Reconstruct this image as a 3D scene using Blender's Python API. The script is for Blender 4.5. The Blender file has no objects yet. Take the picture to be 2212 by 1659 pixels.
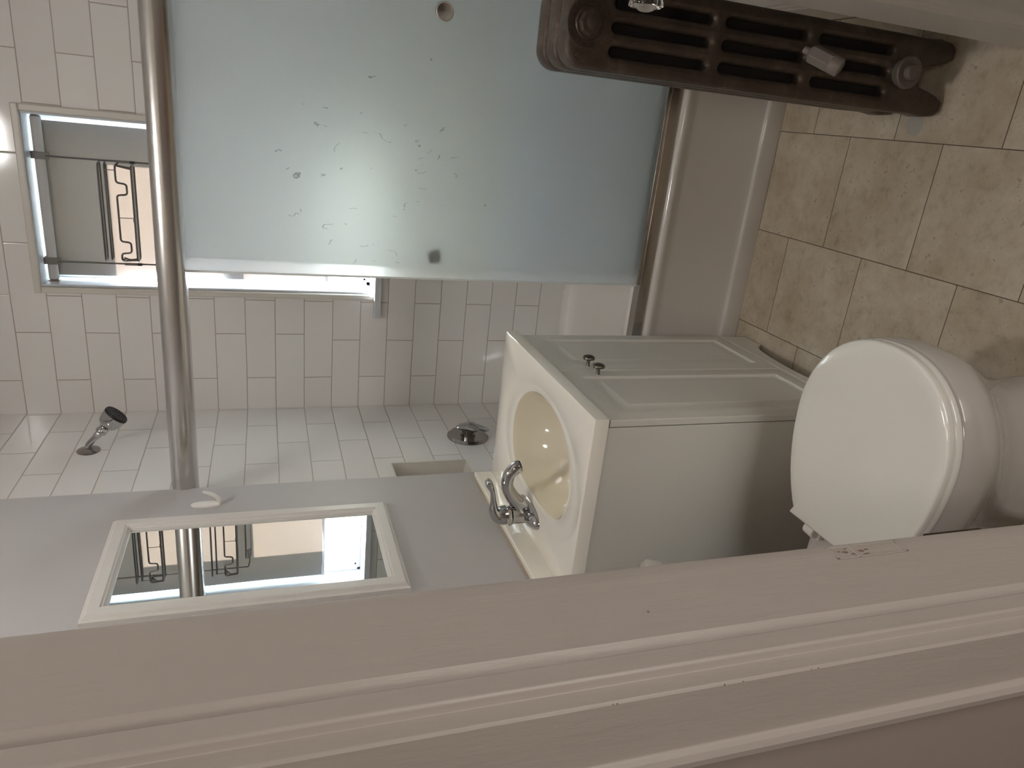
import bpy, bmesh, math, random
from mathutils import Vector, Matrix
random.seed(7)
SC = bpy.context.scene
COL = SC.collection
PI = math.pi

# ------------------------------------------------------------------ camera
cam_d = bpy.data.cameras.new('camera')
cam = bpy.data.objects.new('camera', cam_d)
COL.objects.link(cam)
FPX = 1542.69
cam_d.sensor_fit = 'HORIZONTAL'
cam_d.sensor_width = 36.0
cam_d.lens = 36.0 * FPX / 2212.0
cam_d.clip_start = 0.01
w = Vector((-0.3273, -0.0456, 0.3699))
Rw = Matrix.Rotation(w.length, 3, w.normalized())
B = Matrix(((1, 0, 0), (0, 0, -1), (0, 1, 0)))
M = Rw @ B
right, up, back = M.col[0], M.col[1], M.col[2]
# the phone was held sideways: the top of the room points to the left of the frame
rot = Matrix((-up, right, back)).transposed()
cam.matrix_world = Matrix.Translation((1.1371, -2.6736, 1.5063)) @ rot.to_4x4()
SC.camera = cam

# ------------------------------------------------------------------ view, world, lights
SC.view_settings.view_transform = 'Standard'
SC.view_settings.look = 'None'
SC.view_settings.gamma = 1
SC.view_settings.use_curve_mapping = False
SC.view_settings.exposure = 0.73
SC.cycles.max_bounces = 20; SC.cycles.diffuse_bounces = 8; SC.cycles.glossy_bounces = 6; SC.cycles.transmission_bounces = 16

W = bpy.data.worlds.new('sky'); SC.world = W; W.use_nodes = True
wn = W.node_tree.nodes; wn.clear()
wo = wn.new('ShaderNodeOutputWorld'); wb = wn.new('ShaderNodeBackground')
wb.inputs['Color'].default_value = (0.66, 0.84, 1.0, 1)
wb.inputs['Strength'].default_value = 23.0
W.node_tree.links.new(wb.outputs[0], wo.inputs[0])

def light(name, kind, loc, energy, color, size=None, rot=(0, 0, 0), size_y=None):
    d = bpy.data.lights.new(name, kind)
    d.energy = energy; d.color = color
    if kind == 'AREA':
        d.size = size
        if size_y: d.shape = 'RECTANGLE'; d.size_y = size_y
    elif kind == 'POINT': d.shadow_soft_size = size
    o = bpy.data.objects.new(name, d); o.location = loc; o.rotation_euler = rot
    COL.objects.link(o)
    return o
sun = light('sun', 'SUN', (3, 6, 8), 215.0, (0.97, 0.98, 1.0))
sun.rotation_euler = Vector((0.13, 0.15, 0.187)).to_track_quat('Z', 'Y').to_euler()
sun.data.angle = math.radians(0.8)
portal = light('window_portal', 'AREA', (0.73, 0.215, 1.68), 1.0, (1, 1, 1), 0.62, (-PI / 2, 0, 0), 1.2)
portal.data.cycles.is_portal = True
hall = light('hall_lamp_light', 'AREA', (1.3, -3.45, 2.45), 5.0, (1.0, 0.91, 0.81), 0.35, (0, 0, 0))
hallfill = light('hall_fill_light', 'AREA', (2.3, -3.5, 0.60), 9.0, (1.0, 0.97, 0.93), 0.9, Vector((1.3, -1.1, 0.05)).to_track_quat('Z', 'Y').to_euler(), 0.9)  # unseen low fill, added on the hall side to brighten the jamb

# ------------------------------------------------------------------ materials
def mat(name, color=(0.8, 0.8, 0.8), rough=0.5, metal=0.0, **kw):
    m = bpy.data.materials.new(name); m.use_nodes = True
    b = m.node_tree.nodes['Principled BSDF']
    b.inputs['Base Color'].default_value = (*color, 1)
    b.inputs['Roughness'].default_value = rough
    b.inputs['Metallic'].default_value = metal
    for k, v in kw.items():
        b.inputs[k].default_value = v
    return m
class NT:
    def __init__(s, m):
        s.m = m; s.t = m.node_tree; s.b = s.t.nodes.get('Principled BSDF')
    def n(s, typ, **kw):
        x = s.t.nodes.new(typ)
        for k, v in kw.items(): setattr(x, k, v)
        return x
    def l(s, a, b): s.t.links.new(a, b)
    def math(s, op, a, b=None, clamp=False):
        x = s.n('ShaderNodeMath', operation=op); x.use_clamp = clamp
        for i, v in enumerate((a, b)):
            if v is None: continue
            if isinstance(v, (int, float)): x.inputs[i].default_value = v
            else: s.l(v, x.inputs[i])
        return x.outputs[0]
    def mix(s, f, a, b):
        x = s.n('ShaderNodeMix', data_type='RGBA')
        for i, v in ((0, f), (6, a), (7, b)):
            if isinstance(v, (int, float)): x.inputs[i].default_value = v
            elif isinstance(v, tuple): x.inputs[i].default_value = (*v, 1)
            else: s.l(v, x.inputs[i])
        return x.outputs[2]
    def pos(s):
        g = s.n('ShaderNodeNewGeometry'); sp = s.n('ShaderNodeSeparateXYZ')
        s.l(g.outputs['Position'], sp.inputs[0]); return sp.outputs
    def obj(s):
        return s.n('ShaderNodeTexCoord').outputs['Object']
    def noise(s, scale, detail=3, rough=0.5, vec=None):
        x = s.n('ShaderNodeTexNoise'); x.inputs['Scale'].default_value = scale
        x.inputs['Detail'].default_value = detail; x.inputs['Roughness'].default_value = rough
        g = vec
        if g is None: g = s.n('ShaderNodeNewGeometry').outputs['Position']
        s.l(g, x.inputs['Vector']); return x.outputs['Fac']
    def ramp(s, f, stops):
        x = s.n('ShaderNodeValToRGB'); s.l(f, x.inputs[0])
        while len(x.color_ramp.elements) < len(stops): x.color_ramp.elements.new(0.5)
        for e, (p, c) in zip(x.color_ramp.elements, stops):
            e.position = p; e.color = (*c, 1) if isinstance(c, tuple) else (c, c, c, 1)
        return x.outputs[0]
    def bump(s, h, strength=0.3, dist=0.002):
        x = s.n('ShaderNodeBump'); x.inputs['Strength'].default_value = strength
        x.inputs['Distance'].default_value = dist
        s.l(h, x.inputs['Height']); s.l(x.outputs[0], s.b.inputs['Normal'])
    def vec(s, x, y, z=0.0):
        c = s.n('ShaderNodeCombineXYZ')
        for i, v in enumerate((x, y, z)):
            if isinstance(v, (int, float)): c.inputs[i].default_value = v
            else: s.l(v, c.inputs[i])
        return c.outputs[0]

TZ0, TH, TL = 0.345, 0.1032, 0.3012      # first course, course height, tile length
def tile_mat(name, axis):
    m = mat(name, rough=0.12); k = NT(m); p = k.pos()
    row = k.math('DIVIDE', k.math('SUBTRACT', p[2], TZ0), TH)
    if axis == 'x':
        u = k.math('SUBTRACT', p[0], 0.1242)
        odd = k.math('MODULO', k.math('ABSOLUTE', k.math('FLOOR', row)), 2.0)
        sh = k.math('MULTIPLY', k.math('GREATER_THAN', row, 9.98), k.math('SUBTRACT', 1.0, odd))
        sh = k.math('MULTIPLY', sh, k.math('LESS_THAN', p[0], 0.6))
        u = k.math('SUBTRACT', u, k.math('MULTIPLY', sh, 0.022))
    else:
        u = k.math('SUBTRACT', k.math('MULTIPLY', p[1], -1.0), 0.164)
    v = k.math('SUBTRACT', p[2], TZ0)
    wob = k.math('MULTIPLY', k.math('SUBTRACT', k.noise(9.0, 1), 0.5), 0.0022)
    u = k.math('ADD', k.math('ADD', u, 3.012), wob); v = k.math('ADD', k.math('ADD', v, wob), 2 * TH * 5)
    br = k.n('ShaderNodeTexBrick'); br.offset = 0.5; br.offset_frequency = 2
    k.l(k.vec(u, v), br.inputs['Vector'])
    br.inputs['Scale'].default_value = 1.0
    br.inputs['Brick Width'].default_value = TL; br.inputs['Row Height'].default_value = TH
    br.inputs['Mortar Size'].default_value = 0.0017; br.inputs['Mortar Smooth'].default_value = 0.3
    br.inputs['Bias'].default_value = 0.0
    br.inputs['Color1'].default_value = (0.74, 0.715, 0.69, 1); br.inputs['Color2'].default_value = (0.77, 0.755, 0.73, 1)
    br.inputs['Mortar'].default_value = (0.38, 0.34, 0.295, 1)
    br2 = k.n('ShaderNodeTexBrick'); br2.offset = 0.5; br2.offset_frequency = 2
    k.l(k.vec(u, v), br2.inputs['Vector']); br2.inputs['Scale'].default_value = 1.0
    br2.inputs['Brick Width'].default_value = TL; br2.inputs['Row Height'].default_value = TH
    br2.inputs['Mortar Size'].default_value = 0.004; br2.inputs['Mortar Smooth'].default_value = 1.0
    k.l(br.outputs['Color'], k.b.inputs['Base Color'])
    k.l(k.math('ADD', k.math('MULTIPLY', br.outputs['Fac'], 0.6), 0.10), k.b.inputs['Roughness'])
    h = k.math('SUBTRACT', k.math('MULTIPLY', k.noise(14, 2), 0.25), br2.outputs['Fac'])
    k.bump(h, 0.5, 0.0012)
    return m
def floor_mat():
    m = mat('beige_stone_tile', rough=0.45); k = NT(m); p = k.pos()
    u = k.math('ADD', k.math('SUBTRACT', k.math('MULTIPLY', p[1], -1.0), 0.855), 3.0)
    v = k.math('ADD', k.math('SUBTRACT', p[0], 0.883), 3.0)
    br = k.n('ShaderNodeTexBrick'); br.offset = 0.5; br.offset_frequency = 2
    k.l(k.vec(u, v), br.inputs['Vector']); br.inputs['Scale'].default_value = 1.0
    br.inputs['Brick Width'].default_value = 0.30; br.inputs['Row Height'].default_value = 0.30
    br.inputs['Mortar Size'].default_value = 0.0013; br.inputs['Mortar Smooth'].default_value = 0.2
    br.inputs['Color1'].default_value = (0, 0, 0, 1); br.inputs['Color2'].default_value = (1, 1, 1, 1)
    sep = k.n('ShaderNodeSeparateColor'); k.l(br.outputs['Color'], sep.inputs[0])
    pos = k.n('ShaderNodeNewGeometry').outputs['Position']
    sh = k.n('ShaderNodeVectorMath', operation='ADD'); k.l(pos, sh.inputs[0]); k.l(k.vec(k.math('MULTIPLY', sep.outputs[0], 7.0), 0.0), sh.inputs[1])
    vv = sh.outputs[0]
    n1 = k.noise(5.5, 8, 0.62, vv); n2 = k.noise(24, 8, 0.7, vv); n3 = k.noise(80, 5, 0.6, vv)
    base = k.ramp(n1, [(0.30, (0.42, 0.345, 0.245)), (0.5, (0.54, 0.47, 0.365)), (0.68, (0.63, 0.565, 0.465))])
    c2 = k.ramp(n2, [(0.30, (0.62, 0.56, 0.48)), (0.46, (0.93, 0.91, 0.88)), (0.6, (1.05, 1.04, 1.03))])
    mx = k.n('ShaderNodeMix', data_type='RGBA', blend_type='MULTIPLY'); mx.inputs[0].default_value = 0.75
    k.l(base, mx.inputs[6]); k.l(c2, mx.inputs[7])
    pit = k.math('MULTIPLY', k.math('GREATER_THAN', n2, 0.585), k.math('GREATER_THAN', n3, 0.56))
    c3 = k.mix(k.math('MULTIPLY', pit, 0.5), mx.outputs[2], (0.20, 0.15, 0.10))
    # dusty patched spot by the rear foot of the radiator
    d = k.n('ShaderNodeVectorMath', operation='DISTANCE'); d.inputs[1].default_value = (1.222, -1.205, 0)
    sc = k.n('ShaderNodeVectorMath', operation='ADD'); k.l(pos, sc.inputs[0])
    k.l(k.vec(k.math('MULTIPLY', k.math('SUBTRACT', n2, 0.5), 0.05), k.math('MULTIPLY', k.math('SUBTRACT', n1, 0.5), 0.05)), sc.inputs[1])
    k.l(sc.outputs[0], d.inputs[0])
    spot = k.math('MULTIPLY', k.math('LESS_THAN', d.outputs['Value'], 0.026), 0.65)
    c4 = k.mix(spot, c3, (0.36, 0.36, 0.36))
    c5 = k.mix(br.outputs['Fac'], c4, (0.10, 0.075, 0.045))
    k.l(c5, k.b.inputs['Base Color'])
    h = k.math('SUBTRACT', k.math('MULTIPLY', n2, 0.6), k.math('MULTIPLY', br.outputs['Fac'], 1.5))
    k.bump(h, 0.4, 0.0012)
    return m
def paint_mat(name, color, rough=0.4, bumpy=0.15, scale=(60, 60, 6), mott=0.04):
    m = mat(name, color, rough); k = NT(m)
    g = k.n('ShaderNodeNewGeometry').outputs['Position']
    mp = k.n('ShaderNodeMapping'); mp.inputs['Scale'].default_value = scale; k.l(g, mp.inputs['Vector'])
    n = k.noise(1.0, 5, 0.6, mp.outputs[0]); n2 = k.noise(7, 3)
    f = k.math('MULTIPLY', n2, mott * 4)
    c = k.mix(f, color, tuple(x * 0.82 for x in color)); k.l(c, k.b.inputs['Base Color'])
    k.bump(n, bumpy, 0.003)
    return m
def metal_mat(name, color, rough, bumpy=0.0, scale=30):
    m = mat(name, color, rough, 1.0); k = NT(m)
    n = k.noise(scale, 4)
    k.l(k.math('ADD', k.math('MULTIPLY', n, 0.10), rough - 0.05 if rough > 0.05 else 0.0), k.b.inputs['Roughness'])
    if bumpy: k.bump(n, bumpy, 0.001)
    return m
def iron_mat():
    m = mat('painted_cast_iron', (0.1, 0.085, 0.075), 0.42, 0.3); k = NT(m)
    n = k.noise(16, 8, 0.7); n2 = k.noise(140, 4, 0.6)
    c = k.ramp(n, [(0.3, (0.055, 0.040, 0.029)), (0.55, (0.090, 0.066, 0.049)), (0.75, (0.175, 0.135, 0.105))])
    k.l(c, k.b.inputs['Base Color'])
    k.l(k.math('ADD', k.math('MULTIPLY', n2, 0.3), 0.28), k.b.inputs['Roughness'])
    k.b.inputs['Specular IOR Level'].default_value = 0.45
    k.bump(k.math('ADD', n2, n), 0.35, 0.0012)
    return m
def glass_frost():
    m = bpy.data.materials.new('frosted_glass'); m.use_nodes = True
    k = NT(m); t = k.t; t.nodes.remove(k.b); out = [x for x in t.nodes if x.type == 'OUTPUT_MATERIAL'][0]
    p = k.pos()
    g = k.n('ShaderNodeNewGeometry').outputs['Position']
    # faint water marks and scratches scattered over the middle of the pane
    mp = k.n('ShaderNodeMapping'); mp.inputs['Scale'].default_value = (16, 1, 9); mp.inputs['Rotation'].default_value = (0, 0.5, 0); k.l(g, mp.inputs['Vector'])
    n = k.noise(1.0, 3, 0.5, mp.outputs[0])
    line = k.math('LESS_THAN', k.math('ABSOLUTE', k.math('SUBTRACT', n, 0.5)), 0.0060)
    mp2 = k.n('ShaderNodeMapping'); mp2.inputs['Location'].default_value = (3.1, 0, 5.7); k.l(g, mp2.inputs['Vector'])
    brk = k.math('GREATER_THAN', k.noise(23, 2, 0.5, mp2.outputs[0]), 0.60)
    dx = k.math('DIVIDE', k.math('SUBTRACT', p[0], 0.96), 0.26); dz = k.math('DIVIDE', k.math('SUBTRACT', p[2], 1.24), 0.24)
    rr = k.math('ADD', k.math('MULTIPLY', dx, dx), k.math('MULTIPLY', dz, dz))
    msk = k.math('LESS_THAN', rr, 1.0)
    vo = k.n('ShaderNodeTexVoronoi'); vo.inputs['Scale'].default_value = 13.0; k.l(g, vo.inputs['Vector'])
    dot = k.math('LESS_THAN', vo.outputs['Distance'], 0.035)
    fac = k.math('MULTIPLY', k.math('MULTIPLY', line, brk), msk)
    fac = k.math('MULTIPLY', k.math('MAXIMUM', fac, k.math('MULTIPLY', dot, k.math('LESS_THAN', rr, 2.2))), 0.75)
    cl = k.mix(fac, (0.90, 0.925, 0.93), (0.33, 0.35, 0.34))
    pr = k.n('ShaderNodeBsdfPrincipled')
    pr.inputs['Transmission Weight'].default_value = 1.0; pr.inputs['Roughness'].default_value = 0.55
    pr.inputs['IOR'].default_value = 1.30; k.l(cl, pr.inputs['Base Color'])
    tr = k.n('ShaderNodeBsdfTranslucent'); k.l(cl, tr.inputs['Color'])
    df = k.n('ShaderNodeBsdfDiffuse'); k.l(k.mix(fac, (0.84, 0.91, 0.93), (0.2, 0.2, 0.2)), df.inputs['Color'])
    m1 = k.n('ShaderNodeMixShader'); m1.inputs[0].default_value = 0.10; k.l(tr.outputs[0], m1.inputs[1]); k.l(df.outputs[0], m1.inputs[2])
    m2 = k.n('ShaderNodeMixShader'); m2.inputs[0].default_value = 0.42; k.l(pr.outputs[0], m2.inputs[1]); k.l(m1.outputs[0], m2.inputs[2])
    k.l(m2.outputs[0], out.inputs['Surface'])
    return m
def window_glass():
    m = bpy.data.materials.new('window_glass'); m.use_nodes = True
    k = NT(m); t = k.t; t.nodes.remove(k.b); out = [x for x in t.nodes if x.type == 'OUTPUT_MATERIAL'][0]
    a = k.n('ShaderNodeBsdfTransparent'); a.inputs[0].default_value = (0.93, 0.96, 0.96, 1)
    b = k.n('ShaderNodeBsdfGlossy'); b.inputs['Roughness'].default_value = 0.02
    mx = k.n('ShaderNodeMixShader'); mx.inputs[0].default_value = 0.07
    k.l(a.outputs[0], mx.inputs[1]); k.l(b.outputs[0], mx.inputs[2]); k.l(mx.outputs[0], out.inputs['Surface'])
    return m
def shade_mat():
    m = bpy.data.materials.new('shade_fabric'); m.use_nodes = True
    k = NT(m); t = k.t; t.nodes.remove(k.b); out = [x for x in t.nodes if x.type == 'OUTPUT_MATERIAL'][0]
    g = k.n('ShaderNodeNewGeometry').outputs['Position']
    mp = k.n('ShaderNodeMapping'); mp.inputs['Scale'].default_value = (40, 1, 900); k.l(g, mp.inputs['Vector'])
    n = k.noise(1.0, 2, 0.5, mp.outputs[0]); n2 = k.noise(6, 3)
    c = k.mix(k.math('MULTIPLY', n, 0.35), (0.285, 0.283, 0.292), (0.215, 0.213, 0.222))
    d = k.n('ShaderNodeBsdfDiffuse'); k.l(c, d.inputs[0])
    tr = k.n('ShaderNodeBsdfTranslucent'); k.l(k.mix(k.math('MULTIPLY', n2, 0.5), (0.80, 0.58, 0.45), (0.58, 0.41, 0.32)), tr.inputs[0])
    mx = k.n('ShaderNodeMixShader'); mx.inputs[0].default_value = 0.016
    k.l(d.outputs[0], mx.inputs[1]); k.l(tr.outputs[0], mx.inputs[2]); k.l(mx.outputs[0], out.inputs['Surface'])
    return m
def brick_mat():
    m = mat('outside_brick', rough=0.8); k = NT(m); p = k.pos()
    br = k.n('ShaderNodeTexBrick'); k.l(k.vec(p[0], p[2]), br.inputs['Vector']); br.inputs['Scale'].default_value = 1.0
    br.inputs['Brick Width'].default_value = 0.4; br.inputs['Row Height'].default_value = 0.2
    br.inputs['Mortar Size'].default_value = 0.008
    br.inputs['Color1'].default_value = (0.44, 0.39, 0.24, 1); br.inputs['Color2'].default_value = (0.50, 0.45, 0.29, 1)
    br.inputs['Mortar'].default_value = (0.16, 0.15, 0.12, 1)
    k.l(br.outputs['Color'], k.b.inputs['Base Color']); return m

TILE_X = tile_mat('white_tile_back', 'x')
TILE_Y = tile_mat('white_tile_side', 'y')
FLOOR = floor_mat()
WALLP = paint_mat('grey_wall_paint', (0.47, 0.452, 0.45), 0.5, 0.06, (90, 90, 90), 0.02)
TRIMP = paint_mat('cream_trim_paint', (0.56, 0.505, 0.455), 0.40, 0.40, (45, 45, 7), 0.06)
HALLP = paint_mat('hall_wall_paint', (0.42, 0.36, 0.31), 0.5, 0.06, (90, 90, 90), 0.02)
CEILP = paint_mat('ceiling_paint', (0.75, 0.73, 0.70), 0.6, 0.05, (60, 60, 60), 0.02)
DOORP = paint_mat('door_paint', (0.60, 0.57, 0.53), 0.35, 0.25, (70, 70, 5), 0.04)
TRIMTILE = mat('cream_trim_tile', (0.62, 0.585, 0.53), 0.35)
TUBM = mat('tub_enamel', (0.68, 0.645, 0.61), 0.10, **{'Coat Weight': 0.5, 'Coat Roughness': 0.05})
TUBLITM = mat('tub_enamel_lit', (0.84, 0.81, 0.78), 0.10, **{'Coat Weight': 0.5, 'Coat Roughness': 0.05})  # same enamel as the apron, lightened to paint in the window light
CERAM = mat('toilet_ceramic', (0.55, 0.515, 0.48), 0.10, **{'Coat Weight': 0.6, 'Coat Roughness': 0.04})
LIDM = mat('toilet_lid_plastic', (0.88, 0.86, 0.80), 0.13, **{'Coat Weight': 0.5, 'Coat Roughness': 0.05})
MARBLE = mat('cultured_marble', (0.94, 0.90, 0.81), 0.09, **{'Coat Weight': 0.8, 'Coat Roughness': 0.03})
BOWLM = mat('cultured_marble_bowl', (0.80, 0.73, 0.58), 0.09, **{'Coat Weight': 0.8, 'Coat Roughness': 0.03})
CABP = mat('vanity_white_laminate', (0.74, 0.73, 0.675), 0.32)
CHROME = metal_mat('chrome', (0.50, 0.50, 0.51), 0.06)
DCHROME = metal_mat('worn_chrome', (0.34, 0.32, 0.31), 0.14)
ALU = metal_mat('satin_aluminium', (0.62, 0.605, 0.59), 0.24)
BRUSH = metal_mat('brushed_nickel', (0.42, 0.385, 0.35), 0.22)
PEWTER = metal_mat('antique_pewter', (0.23, 0.21, 0.18), 0.28)
IRON = iron_mat()
IRONP = paint_mat('radiator_boss_paint', (0.165, 0.14, 0.12), 0.5, 0.3, (200, 200, 200), 0.06)
VENTP = paint_mat('vent_paint', (0.24, 0.21, 0.185), 0.35, 0.15, (120, 120, 120), 0.03)
SLOTSHADE = mat('painted_slot_shade', (0.012, 0.010, 0.009), 0.8)
WIRE = metal_mat('dark_wire', (0.16, 0.155, 0.15), 0.34)
CLIPP = mat('grey_plastic_clip', (0.15, 0.14, 0.125), 0.45)
BLACKR = mat('black_rubber', (0.012, 0.012, 0.012), 0.45)
WHITEG = mat('white_gloss_paint', (0.58, 0.60, 0.62), 0.20)
VINYL = mat('white_vinyl', (0.78, 0.77, 0.82), 0.25)
HOOKP = mat('white_hook_plastic', (0.80, 0.78, 0.74), 0.18)
MFRAME = paint_mat('mirror_frame_paint', (0.66, 0.635, 0.60), 0.36, 0.08, (300, 300, 300), 0.02)
MIRROR = mat('mirror_silver', (0.86, 0.89, 0.88), 0.0, 1.0)
FROST = glass_frost()
WGLASS = window_glass()
SHADE = shade_mat()
BRICK = brick_mat()
CRYSTAL = mat('cut_glass', (0.97, 0.97, 0.95), 0.02, **{'Transmission Weight': 1.0, 'IOR': 1.5})
BRONZE = metal_mat('dark_bronze', (0.10, 0.07, 0.055), 0.3)
CHIP = mat('chipped_paint', (0.30, 0.21, 0.15), 0.6)
SEAL = mat('dark_gasket', (0.03, 0.028, 0.026), 0.5)
HOSE = metal_mat('braided_hose', (0.3, 0.28, 0.26), 0.35, 0.4, 300)
LAMP = mat('lamp_glass', (0.9, 0.9, 0.9), 0.3)
LAMP.node_tree.nodes['Principled BSDF'].inputs['Emission Color'].default_value = (1.0, 0.965, 0.925, 1)
LAMP.node_tree.nodes['Principled BSDF'].inputs['Emission Strength'].default_value = 38.0

# ------------------------------------------------------------------ mesh helpers
class MB:
    def __init__(s): s.v = []; s.f = []
    def add(s, vs, fs):
        o = len(s.v); s.v += [tuple(v) for v in vs]; s.f += [tuple(i + o for i in f) for f in fs]; return s
    def box(s, x0, x1, y0, y1, z0, z1):
        v = [(x, y, z) for x in (x0, x1) for y in (y0, y1) for z in (z0, z1)]
        return s.add(v, [(0, 1, 3, 2), (4, 6, 7, 5), (0, 4, 5, 1), (2, 3, 7, 6), (0, 2, 6, 4), (1, 5, 7, 3)])
    def loft(s, rings, close=True, cap0=True, cap1=True):
        n = len(rings[0]); v = [p for r in rings for p in r]; f = []
        for i in range(len(rings) - 1):
            for j in range(n if close else n - 1):
                a, b = i * n + j, i * n + (j + 1) % n
                f.append((a, b, b + n, a + n))
        if cap0: f.append(tuple(reversed(range(n))))
        if cap1: f.append(tuple(range((len(rings) - 1) * n, len(rings) * n)))
        return s.add(v, f)
    def lathe(s, origin, axis, prof, n=32, cap0=True, cap1=True, up=None, lobes=None):
        a = Vector(axis).normalized(); u = Vector(up) if up else (Vector((0, 0, 1)) if abs(a.z) < 0.9 else Vector((1, 0, 0)))
        u = (u - a * u.dot(a)).normalized(); w2 = a.cross(u); o = Vector(origin); rings = []
        for r, h in prof:
            ring = []
            for k in range(n):
                t = 2 * PI * k / n; rr = r * (lobes(t, r, h) if lobes else 1.0)
                ring.append(o + a * h + u * (rr * math.cos(t)) + w2 * (rr * math.sin(t)))
            rings.append(ring)
        return s.loft(rings, True, cap0, cap1)
    def tube(s, pts, r, n=10, sy=1.0, up=None, cap=True):
        pts = [Vector(p) for p in pts]; rs = r if isinstance(r, (list, tuple)) else [r] * len(pts)
        rings = []; prev = Vector(up) if up else None
        for i, p in enumerate(pts):
            d = (pts[min(i + 1, len(pts) - 1)] - pts[max(i - 1, 0)]).normalized()
            if prev is None: prev = Vector((0, 0, 1)) if abs(d.z) < 0.9 else Vector((1, 0, 0))
            u = (prev - d * prev.dot(d)).normalized(); prev = u; w2 = d.cross(u)
            rings.append([p + u * (rs[i] * math.cos(2 * PI * k / n)) + w2 * (rs[i] * sy * math.sin(2 * PI * k / n)) for k in range(n)])
        return s.loft(rings, True, cap, cap)
    def prism(s, poly, axis, a0, a1):
        # poly in the two other axes (in order); extruded along axis
        def P(q, a):
            if axis == 'x': return (a, q[0], q[1])
            if axis == 'y': return (q[0], a, q[1])
            return (q[0], q[1], a)
        n = len(poly); v = [P(q, a0) for q in poly] + [P(q, a1) for q in poly]
        f = [tuple(range(n)), tuple(reversed(range(n, 2 * n)))] + [(i, i + n, (i + 1) % n + n, (i + 1) % n) for i in range(n)]
        return s.add(v, f)
    def build(s, name, m, parent=None, bevel=0.0, seg=2, smooth=35, sub=0, label=None):
        me = bpy.data.meshes.new(name); me.from_pydata(s.v, [], s.f); me.validate()
        bm = bmesh.new(); bm.from_mesh(me); bmesh.ops.recalc_face_normals(bm, faces=bm.faces); bm.to_mesh(me); bm.free()
        for mm in (m if isinstance(m, (list, tuple)) else [m]): me.materials.append(mm)
        me.shade_smooth(); me.set_sharp_from_angle(angle=math.radians(smooth))
        o = bpy.data.objects.new(name, me); COL.objects.link(o)
        if parent: o.parent = parent; o.matrix_parent_inverse = Matrix.Translation(-Vector(parent.location))
        if bevel:
            b = o.modifiers.new('bevel', 'BEVEL'); b.width = bevel; b.segments = seg; b.limit_method = 'ANGLE'; b.angle_limit = math.radians(40)
            b.harden_normals = False
        if sub:
            q = o.modifiers.new('subsurf', 'SUBSURF'); q.levels = sub; q.render_levels = sub
        if label: o['label'] = label
        return o
def thing(name, label, cat, loc=(0, 0, 0), group=None):
    o = bpy.data.objects.new(name, None); COL.objects.link(o); o.location = loc
    o.empty_display_size = 0.05
    o['label'] = label; o['category'] = cat
    if group: o['group'] = group
    return o
def tag(o, label, cat, group=None):
    o['label'] = label; o['category'] = cat
    if group: o['group'] = group
    return o
def struct(o, label=None):
    o['kind'] = 'structure'
    if label: o['label'] = label
    return o
def smooth_path(pts, n=8):
    # Catmull-Rom through the points (points may carry a radius as 4th value)
    P = [tuple(p) for p in pts]; out = []
    P = [tuple(2 * a - b for a, b in zip(P[0], P[1]))] + P + [tuple(2 * a - b for a, b in zip(P[-1], P[-2]))]
    for i in range(1, len(P) - 2):
        for k in range(n):
            t = k / n
            out.append(tuple(0.5 * (2 * b + (c - a) * t + (2 * a - 5 * b + 4 * c - d) * t * t + (3 * b - a - 3 * c + d) * t ** 3)
                             for a, b, c, d in zip(P[i - 1], P[i], P[i + 1], P[i + 2])))
    out.append(P[-2]); return out
def fillet(pts, r, n=5, closed=False):
    # round the corners of a polyline
    P = [Vector(p) for p in pts]; out = []; N = len(P)
    for i in range(N):
        if not closed and i in (0, N - 1): out.append(P[i]); continue
        a, b, c = P[i - 1], P[i], P[(i + 1) % N]
        d1 = (a - b); d2 = (c - b); q = min(r, d1.length * 0.48, d2.length * 0.48)
        s0 = b + d1.normalized() * q; s1 = b + d2.normalized() * q
        for k in range(n + 1):
            t = k / n; out.append(s0 * (1 - t) ** 2 + b * 2 * t * (1 - t) + s1 * t * t)
    if closed: out.append(out[0].copy())
    return out

# ------------------------------------------------------------------ the room
XL, XR = 0.06, 1.50          # painted left wall, right wall
CZ = 2.80
WY0, WY1 = -2.096, -2.25     # door wall: bathroom face, hall face
DX0, DX1 = 0.69, 1.425       # door opening

def wall_boxes(rects, fixed, a, b):
    m = MB()
    for (u0, u1, z0, z1) in rects:
        if fixed == 'x': m.box(a, b, u0, u1, z0, z1)
        else: m.box(u0, u1, a, b, z0, z1)
    return m
struct(MB().box(-0.2, XR + 0.2, -2.10, 0.0, -0.10, 0.0).build('floor', FLOOR), 'beige stone-look tile floor')
struct(MB().box(-1.2, 3.0, -4.4, -2.10, -0.10, -0.002).build('floor', mat('hall_wood_floor', (0.22, 0.12, 0.06), 0.3)), 'hall floor')
struct(MB().box(-1.2, 3.0, -4.4, 0.0, CZ, CZ + 0.1).build('ceiling', CEILP), 'white ceiling')
# painted part of the left wall, standing a little in front of the tiled alcove
struct(MB().box(-0.14, XL, -2.10, -0.712, 0.0, CZ).build('wall_left', WALLP), 'light grey painted wall behind the vanity and toilet')
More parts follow.
